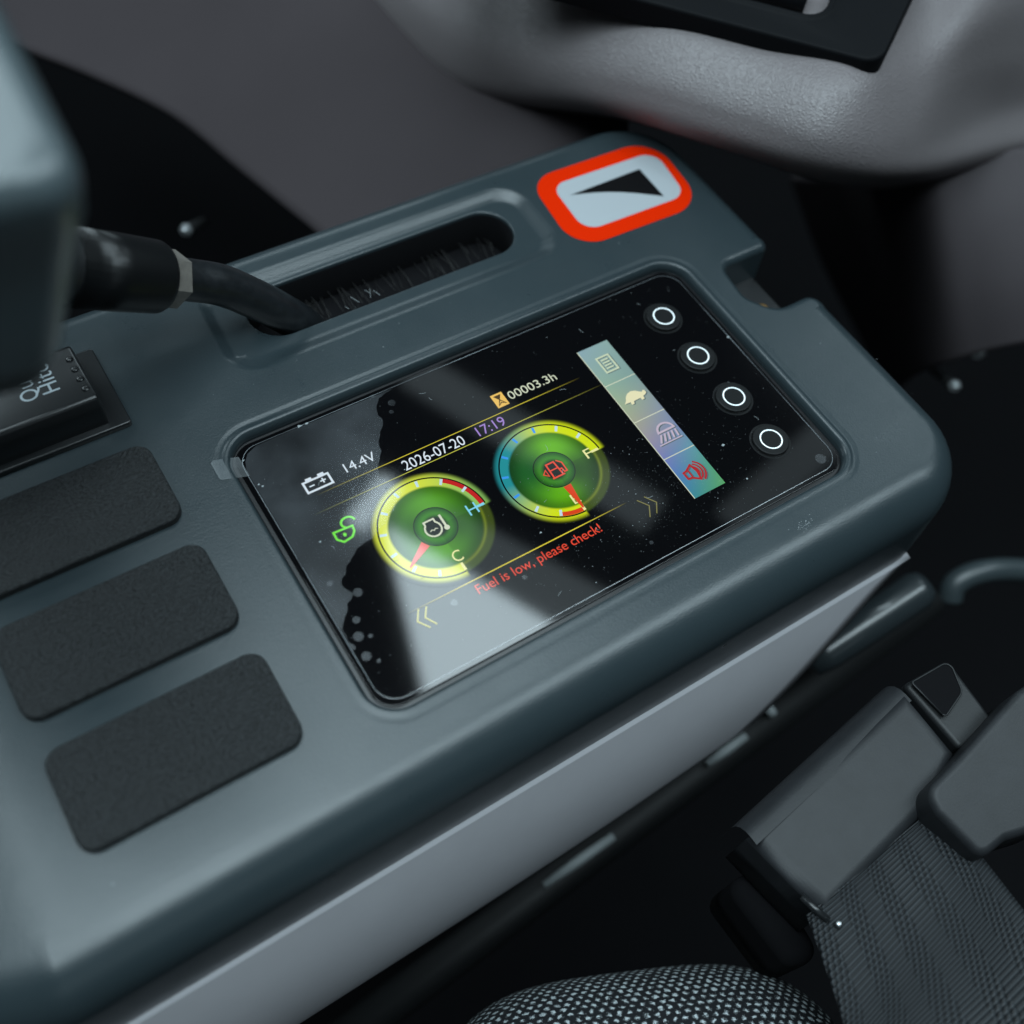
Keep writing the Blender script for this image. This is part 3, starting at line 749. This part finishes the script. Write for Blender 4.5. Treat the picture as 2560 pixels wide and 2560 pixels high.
# grey grip, close to the lens
gp = Shape()
gl_ = []; CP = Vector((-54.3, -97, 295))
for z, yf, ins in ((45, 119, 20), (60, 112, 15), (80, 111, 8), (97, 107, 3.5), (108, 102.5, 0.8), (116, 100, 0), (120, 99, 0), (123.5, 99.5, 1.5), (126, 101.5, 4), (127.2, 105, 8.5)):
    lp = rpoly([(-130, yf + 12), (-18.5 - ins, yf), (-18.5 - ins, 236), (-130, 236)], [10, 10, 8, 8], 8)
    k = max(0, min(1, (z - 104) / 14))
    gl_.append([tuple(CP + 0.72 * (Vector((q[0].x, q[0].y, z + k * 0.36 * (q[0].y - 100))) - CP)) for q in lp])
adopt(tube(spline([along(34), (-34, 146, 66), (-52, 118, 96), (-64, 96, 122)], 6), [11] * 19, 20).make('shaft', M['black'], smooth=True), lv)
gp.loft(gl_, cap0=True, cap1=True)
go = adopt(fix(gp.make('grip', M['grip'], weighted=True)), lv)

# ------------------------------------------------------------------ black plate on the ledge
M['plate'] = mat('matt_black_plate', (0.004, 0.0045, 0.0055), 0.6, spec=0.08, bump=(1500, 0.02, 'noise'))
pl = empty('vent_plate', (260, 150, 60))
tag(pl, 'black rounded plate with a slot handle on the grained ledge', 'plate')
pc = [Vector(p) for p in ((190, 212, 53), (209, 191, 54), (270, 110, 59.5), (318, 146, 71))]
ox = pc[1]; ex_ = (pc[2] - pc[1]).normalized(); nrm = ex_.cross(pc[3] - pc[2]).normalized(); ey = nrm.cross(ex_)
L1 = (pc[2] - pc[1]).length; L2 = (pc[3] - pc[2]).dot(ey)
def onp(u, v, h): return tuple(ox + ex_ * u + ey * v + nrm * h)
lp = rpoly([(-90, 0), (L1, 0), (L1 + 6, L2), (-90, L2)], [3, 8, 3, 3], 8)
hl = rrect(10, 14, L1 - 26, 38, 8, 8)
s = Shape(); lo2 = [[onp(s_[0].x, s_[0].y, -8) for s_ in lp]]
for d, h in ((0, 1.5), (-0.5, 2.6), (-1.4, 3.0)): lo2.append([onp(s_[0].x + s_[1].x * d, s_[0].y + s_[1].y * d, h) for s_ in lp])
s.loft(lo2)
ho = [[onp(s_[0].x + s_[1].x * d, s_[0].y + s_[1].y * d, h) for s_ in hl][::-1] for d, h in ((3.4, 3.0), (2.6, 4.4), (1.4, 4.6), (0.4, 3.6), (0, -6))]
s.loft(ho)
tmp = Shape(); fill(tmp, [(s_[0].x - s_[1].x * 1.4, s_[0].y - s_[1].y * 1.4) for s_ in lp], [[(s_[0].x + s_[1].x * 3.4, s_[0].y + s_[1].y * 3.4) for s_ in hl]], 0)
s.add([onp(p[0], p[1], 3.0) for p in tmp.v], tmp.f)
adopt(fix(s.make('plate', M['plate'], weighted=True)), pl)
s = Shape(); s.add([onp(p[0].x, p[0].y, -5) for p in hl], [tuple(range(len(hl)))])
adopt(s.make('slot_floor', M['dark']), pl)
s = tube([onp(18, 25, 0.5), onp(L1 - 34, 25, 0.5)], 5, 14); adopt(s.make('slot_bar', M['plate'], smooth=True), pl)

# ------------------------------------------------------------------ seat belt housing, webbing, buckle cover, seat
def prism(name, top, h, bev, material, parent=None, radii=3.0):
    """plate with an arbitrary (nearly flat) top outline in 3-D, rounded in plan and bevelled"""
    A = [Vector(p) for p in top]; xy = [(p.x, p.y) for p in A]
    ar = sum(xy[i][0] * xy[(i + 1) % len(xy)][1] - xy[(i + 1) % len(xy)][0] * xy[i][1] for i in range(len(xy)))
    if ar < 0: A.reverse(); xy.reverse(); radii = radii[::-1] if hasattr(radii, '__len__') else radii
    c_ = sum(A, Vector()) / len(A)
    nm = Vector()
    for i in range(len(A)): nm += (A[i] - c_).cross(A[(i + 1) % len(A)] - c_)
    nm.normalize(); pz = lambda x, y: c_.z - (nm.x * (x - c_.x) + nm.y * (y - c_.y)) / nm.z
    lp_ = rpoly(xy, radii, 6); s2 = Shape(); ll = []
    for d, dz in ((0, -h), (0, -h * 0.5), *[(-bev * (1 - math.cos(k * math.pi / 12)), -bev * (1 - math.sin(k * math.pi / 12))) for k in range(7)]):
        ll.append([(q[0].x + q[1].x * d, q[0].y + q[1].y * d, pz(q[0].x + q[1].x * d, q[0].y + q[1].y * d) + dz) for q in lp_])
    s2.loft(ll, cap0=True, cap1=True)
    return fix(s2.make(name, material, parent, weighted=True))
bh = empty('belt_retractor', (130, -95, -75))
tag(bh, 'dark grey plastic seat belt retractor housing beside the console', 'belt retractor')
adopt(prism('cover', [(90, -81, -42), (164, -71.5, -32), (164.5, -96.5, -31), (150, -105, -33), (96, -113, -45)], 28, 4.5, M['housing'], None, 0), bh)
s = Shape(); s.loft([[(90 + 74 * t, -81.5 + 9.5 * t + dy, -42.6 + 9.8 * t + dz) for t in (0, 0.25, 0.5, 0.75, 1)] for dy, dz in ((-3, 0.4), (0, 0.1), (2.2, -0.6), (4.2, -2.2), (5.6, -4.8), (6.2, -9), (6.3, -24))], close=False)
adopt(fix(s.make('back_roll', M['housing'], smooth=True)), bh)
M['capdark'] = mat('dark_cap_plastic', (0.009, 0.010, 0.011), 0.5, spec=0.35, bump=(1400, 0.05, 'noise'))
adopt(prism('end_cap', [(166, -69, -33), (186, -70.5, -31), (183.5, -95, -30.5), (166.2, -97, -32)], 30, 1.8, M['capdark'], None, 2.2), bh)
op = rpoly([(167.4, -70.2), (184.4, -71.2), (180.0, -82.0), (168.6, -85.5)][::-1], [1.0, 3.5, 2.5, 0.8], 6); oz = lambda x, y: -31.4 + (x - 168) * 0.08 + (y + 71) * -0.02
s = Shape(); s.add([(q[0].x, q[0].y, oz(q[0].x, q[0].y) - 0.2 + 1.1) for q in op], [tuple(range(len(op)))]); adopt(s.make('cap_hollow_sheet', M['dark']), bh)  # flat dark sheet painting the shade inside the cap's hollow
rim_ = [(q[0].x, q[0].y, oz(q[0].x, q[0].y) + 1.0) for q in op]; s = tube(rim_ + rim_[:1], 0.35, 8); adopt(s.make('opening_rim', M['capdark'], smooth=True), bh)
s = tube([(92.5, -104.5, -43.2), (95.2, -114.5, -43.0)], 1.2, 10); adopt(s.make('guide_pin', M['rocker'], smooth=True), bh)
adopt(prism('lower_block', [(86, -86, -76), (102, -92, -70), (99, -126, -72), (88, -120, -76)], 30, 4, M['dark'], None, 5), bh)
s = tube([(96.5, -117, -42.2), (96.5, -117, -40.6), (96.5, -117, -40.2)], [1.3, 1.2, 0.6], 12); adopt(s.make('stud', M['brightsteel'], smooth=True), bh)
bc = prism('buckle_cover', [(157, -98, -22), (141, -100.5, -24), (140, -108, -25), (143, -126, -27), (153, -125.5, -25), (168, -130, -22), (196, -126, -16), (210, -92, -10), (187, -92, -14.5)], 22, 2.6, M['housing'], None, [3, 6, 6, 4, 3, 5, 6, 6, 3])
tag(bc, 'rounded dark grey plastic buckle cover at the right edge', 'buckle cover')

# webbing: a ribbed strap with a soft fold
wm = bpy.data.materials.new('webbing'); wm.use_nodes = True; nt = wm.node_tree; p = nt.nodes['Principled BSDF']
p.inputs['Roughness'].default_value = 0.55; p.inputs['Specular IOR Level'].default_value = 0.25
uv = nt.nodes.new('ShaderNodeUVMap'); sep = nt.nodes.new('ShaderNodeSeparateXYZ'); nt.links.new(uv.outputs[0], sep.inputs[0])
def math_(op, a, b=None, c=None):
    n = nt.nodes.new('ShaderNodeMath'); n.operation = op
    for i, q in enumerate((a, b, c)):
        if q is None: continue
        if isinstance(q, (int, float)): n.inputs[i].default_value = q
        else: nt.links.new(q, n.inputs[i])
    return n.outputs[0]
U, V = sep.outputs[0], sep.outputs[1]
rib = math_('SINE', math_('MULTIPLY', V, 2 * math.pi / 1.25))
warp = math_('SINE', math_('ADD', math_('MULTIPLY', U, 2 * math.pi / 1.9), math_('MULTIPLY', math_('FLOOR', math_('MULTIPLY', V, 1 / 1.25)), math.pi * 0.5)))
bandm = math_('SINE', math_('MULTIPLY', U, 2 * math.pi / 11.5))
hgt = math_('ADD', math_('MULTIPLY', rib, 0.5), math_('MULTIPLY', math_('MULTIPLY', warp, 0.5), math_('GREATER_THAN', bandm, -0.1)))
mr = nt.nodes.new('ShaderNodeMapRange'); mr.inputs['From Min'].default_value = -0.8; mr.inputs['From Max'].default_value = 0.8; nt.links.new(hgt, mr.inputs['Value'])
cr = nt.nodes.new('ShaderNodeMix'); cr.data_type = 'RGBA'; cr.inputs['A'].default_value = (0.002, 0.002, 0.0025, 1); cr.inputs['B'].default_value = (0.028, 0.032, 0.036, 1)
nt.links.new(mr.outputs[0], cr.inputs['Factor']); nt.links.new(cr.outputs['Result'], p.inputs['Base Color'])
bn = nt.nodes.new('ShaderNodeBump'); bn.inputs['Distance'].default_value = 0.0003; nt.links.new(hgt, bn.inputs['Height']); nt.links.new(bn.outputs[0], p.inputs['Normal'])

def set_uv(o, uvs):
    l = o.data.uv_layers.new(name='UVMap')
    for lo3 in o.data.loops: l.data[lo3.index].uv = uvs[lo3.vertex_index]
A0 = [(92, -110, -47.5), (80, -139, -45), (70, -158, -45), (60, -182, -46)]; B0 = [(150, -106, -40), (148, -128, -35), (147, -152, -34), (146, -186, -34)]
As = spline(A0, 12); Bs = spline(B0, 12); v = []; uvs = []; f = []; NU = 40
for i, (a, b_) in enumerate(zip(As, Bs)):
    for k in range(NU + 1):
        t = k / NU; q = a.lerp(b_, t); q.z += 2.2 * math.sin(math.pi * t) + 0.9 * math.sin(t * 9 + i * 0.12)
        v.append(tuple(q)); uvs.append((t * 56, i * 1.9))
for i in range(len(As) - 1):
    for k in range(NU): a = i * (NU + 1) + k; f.append((a, a + 1, a + NU + 2, a + NU + 1))
wb = ob('seat_belt', v, f, wm, smooth=True); set_uv(wb, uvs)
sd = wb.modifiers.new('thick', 'SOLIDIFY'); sd.thickness = 0.0014; sd.offset = -1
tag(wb, 'ribbed black seat belt webbing running out under the retractor housing', 'seat belt')

# seat cushion: padded dome in salt and pepper tweed
fm = bpy.data.materials.new('tweed'); fm.use_nodes = True; nt = fm.node_tree; p = nt.nodes['Principled BSDF']
p.inputs['Roughness'].default_value = 0.9; p.inputs['Specular IOR Level'].default_value = 0.2; p.inputs['Sheen Weight'].default_value = 0.0
uv = nt.nodes.new('ShaderNodeUVMap')
nz_ = nt.nodes.new('ShaderNodeTexNoise'); nz_.inputs['Scale'].default_value = 0.55; nz_.inputs['Detail'].default_value = 4; nt.links.new(uv.outputs[0], nz_.inputs['Vector'])
ad = nt.nodes.new('ShaderNodeVectorMath'); ad.operation = 'MULTIPLY_ADD'; ad.inputs[1].default_value = (3.0, 3.0, 0); nt.links.new(nz_.outputs['Color'], ad.inputs[0]); nt.links.new(uv.outputs[0], ad.inputs[2])
sep = nt.nodes.new('ShaderNodeSeparateXYZ'); nt.links.new(ad.outputs[0], sep.inputs[0])
U, V = sep.outputs[0], sep.outputs[1]
PIT = 3.5
row = math_('FLOOR', math_('MULTIPLY', V, 1 / (PIT * 0.85)))
uu = math_('ADD', math_('MULTIPLY', U, 1 / PIT), math_('MULTIPLY', row, 0.5))
du = math_('SUBTRACT', math_('FRACT', uu), 0.5); dv = math_('SUBTRACT', math_('FRACT', math_('MULTIPLY', V, 1 / (PIT * 0.85))), 0.5)
dist = math_('SQRT', math_('ADD', math_('MULTIPLY', math_('MULTIPLY', du, du), 1.0), math_('MULTIPLY', math_('MULTIPLY', dv, dv), 0.62)))
nz2 = nt.nodes.new('ShaderNodeTexNoise'); nz2.inputs['Scale'].default_value = 2.6; nz2.inputs['Detail'].default_value = 3; nt.links.new(uv.outputs[0], nz2.inputs['Vector'])
lv_ = math_('ADD', dist, math_('MULTIPLY', math_('SUBTRACT', nz2.outputs['Fac'], 0.5), 0.7))
mr = nt.nodes.new('ShaderNodeMapRange'); mr.inputs['From Min'].default_value = 0.15; mr.inputs['From Max'].default_value = 0.29; mr.inputs['To Min'].default_value = 1; mr.inputs['To Max'].default_value = 0; nt.links.new(lv_, mr.inputs['Value'])
cr = nt.nodes.new('ShaderNodeMix'); cr.data_type = 'RGBA'; cr.inputs['A'].default_value = (0.009, 0.010, 0.012, 1); cr.inputs['B'].default_value = (0.42, 0.47, 0.49, 1)
nt.links.new(mr.outputs[0], cr.inputs['Factor']); nt.links.new(cr.outputs['Result'], p.inputs['Base Color'])
bn = nt.nodes.new('ShaderNodeBump'); bn.inputs['Distance'].default_value = 0.0006; nt.links.new(mr.outputs[0], bn.inputs['Height']); nt.links.new(bn.outputs[0], p.inputs['Normal'])
v = []; uvs = []; f = []; NA, NB2 = 60, 40
cxs, cys, czs = 5, -190, -156; cr_, sr_ = math.cos(math.radians(-25)), math.sin(math.radians(-25))
for i in range(NA + 1):
    for j in range(NB2 + 1):
        a = -math.pi / 2 + math.pi * i / NA; b_ = math.pi * j / NB2        # superellipsoid bolster
        sp = lambda q, e_: math.copysign(abs(q) ** e_, q)
        lx = 80 * sp(math.sin(a), 0.55); ly = 110 * sp(math.cos(a), 0.5) * sp(math.cos(b_), 0.6); zz = czs + 90 * sp(math.cos(a), 0.45) * sp(math.sin(b_), 0.6); x = cxs + lx * cr_ - ly * sr_; yy = cys + lx * sr_ + ly * cr_
        v.append((x, yy, zz)); uvs.append((lx, ly - 0.5 * (zz - czs)))
for i in range(NA):
    for j in range(NB2): a = i * (NB2 + 1) + j; f.append((a, a + 1, a + NB2 + 2, a + NB2 + 1))
sc_ = ob('seat_cushion', v, f, fm, smooth=True); set_uv(sc_, uvs)
tag(sc_, 'padded seat edge in black and white flecked tweed', 'seat')

# ------------------------------------------------------------------ dark hardware under the console
rl = empty('seat_rail', (90, -40, -190))
tag(rl, 'black seat rail with highlights built as pale strips running below the console', 'rail')
adopt(tube([(-120, -50, -252), (60, -42, -208), (290, -32, -150)], 9, 16).make('beam', M['rubber'], smooth=True), rl)
def strip(a, b_, wd):
    a = Vector(a); b_ = Vector(b_); s2 = tube([a, a.lerp(b_, 0.5), b_], [wd * 0.7, wd, wd * 0.8], 10); return adopt(s2.make('highlight_strip', M['strip'], smooth=True), rl)
strip((60, -42, -197.5), (97, -41.5, -187.5), 2.4); strip((150, -38.5, -174.5), (172, -38, -168.5), 2.4); strip((186, -35, -165.5), (190, -35, -164), 3.2)  # pale strips imitate reflected streaks on the dark rail
br_ = tube([(196, -34, -124), (205, -32, -121), (252, -33, -105), (256, -33, -103.6)], [5, 8.5, 9, 7], 20)
tag(br_.make('painted_tube', mat('grey_paint', (0.02, 0.026, 0.029), 0.3, coat=0.4), smooth=True), 'blurred dark painted tube end below the rounded console corner', 'tube')
pi = tube(spline([(296, -38, -148), (300, -34, -141), (313, -37, -136), (334, -47, -138), (359, -65, -142), (400, -90, -150)], 6), 6, 14)
tag(pi.make('curved_pipe', mat('pipe_paint', (0.03, 0.04, 0.044), 0.35), smooth=True), 'blurred dark grey curved pipe at the right edge of the picture', 'pipe')
def bolt(name, pts, r_, label):
    bo_ = empty(name, pts[0]); tag(bo_, label, 'bolt', 'bolts in the dark gap')
    ax_ = (Vector(pts[1]) - Vector(pts[0])).normalized(); p_ = Vector(pts[0])
    adopt(fix(tube([p_ - ax_ * 4, p_, p_ + ax_ * 0.4], [r_, r_, r_ * 0.9], 6).make('head', M['brightsteel'])), bo_)
    adopt(tube([p_, p_ + ax_ * r_ * 1.2, p_ + ax_ * r_ * 1.4], [r_ * 0.5, r_ * 0.5, r_ * 0.3], 10).make('stud', M['brightsteel'], smooth=True), bo_)
    adopt(tube([p_ - ax_ * 60, p_ - ax_ * 4], r_ * 0.8, 10).make('shank', M['rubber'], smooth=True), bo_)
bolt('hex_bolt', [(386, 55, -109), (370, 40, -95)], 3.6, 'upper bright bolt head in the dark gap right of the console')
bolt('hex_bolt', [(369, 49, -120), (355, 38, -105)], 3.2, 'lower bright bolt head in the dark gap right of the console')
bolt('hex_bolt', [(54, 297, -91), (45, 280, -75)], 3.2, 'small bright bolt head in the dark gap behind the lever')

# ------------------------------------------------------------------ dust
d = Shape()
def fleck(x, y, z, r_):
    n = random.randint(3, 5); a0 = random.random() * 6; st_ = random.uniform(1, 1.8)
    d.add([(x + r_ * st_ * math.cos(a0 + 6.283 * k / n), y + r_ * math.sin(a0 + 6.283 * k / n), z) for k in range(n)], [tuple(range(n))])
for i in range(1300):
    if i < 760: x, y = random.gauss(116, 26), random.gauss(25, 13)
    else: x, y = random.uniform(3, 182), random.uniform(3, 102)
    if 3 < x < 182 and 3 < y < 102: fleck(x, y, 0.21, min(0.20, 0.03 + random.expovariate(42)))
for x, y, r_ in ((25.0, 103.3, 0.7), (27.6, 103.2, 0.4), (10.6, 60.1, 0.5), (2.9, 99.4, 0.4), (3.2, 88.6, 0.45), (4.0, 87.4, 0.35), (38.7, 68.1, 0.45), (150, 27.6, 0.5), (148.6, 12.4, 0.35), (74, 29, 0.4), (183.0, 66, 0.5)): fleck(x, y, 0.23, r_)
for i in range(22):                            # fibres
    x, y, a, l = random.uniform(8, 176), random.uniform(6, 98), random.uniform(0, 6.28), random.uniform(0.8, 2.6); bend = random.uniform(-1.6, 1.6)
    pts_ = [(x, y)]
    for k in range(6): pts_.append((pts_[-1][0] + math.cos(a) * l / 6, pts_[-1][1] + math.sin(a) * l / 6)); a += bend / 6
    d.stroke(pts_, 0.09, 0.22)
for i in range(60): fleck(random.gauss(152, 2.2), random.gauss(-12.5, 0.9), T + 0.03, random.uniform(0.04, 0.16))
for i in range(420):
    x, y = random.uniform(-100, 228), random.uniform(-14, 128)
    if -10 < x < 195 and -10 < y < 115 or (x < -20 and x > -88 and y > 0): continue
    if 195 < x and 64 < y < 98: continue
    fleck(x, y, T + 0.03, min(0.22, 0.04 + random.expovariate(30)))
tag(d.make('dust', M['dust']), 'pale dust specks scattered over the glass and plastic', None, kind='stuff')
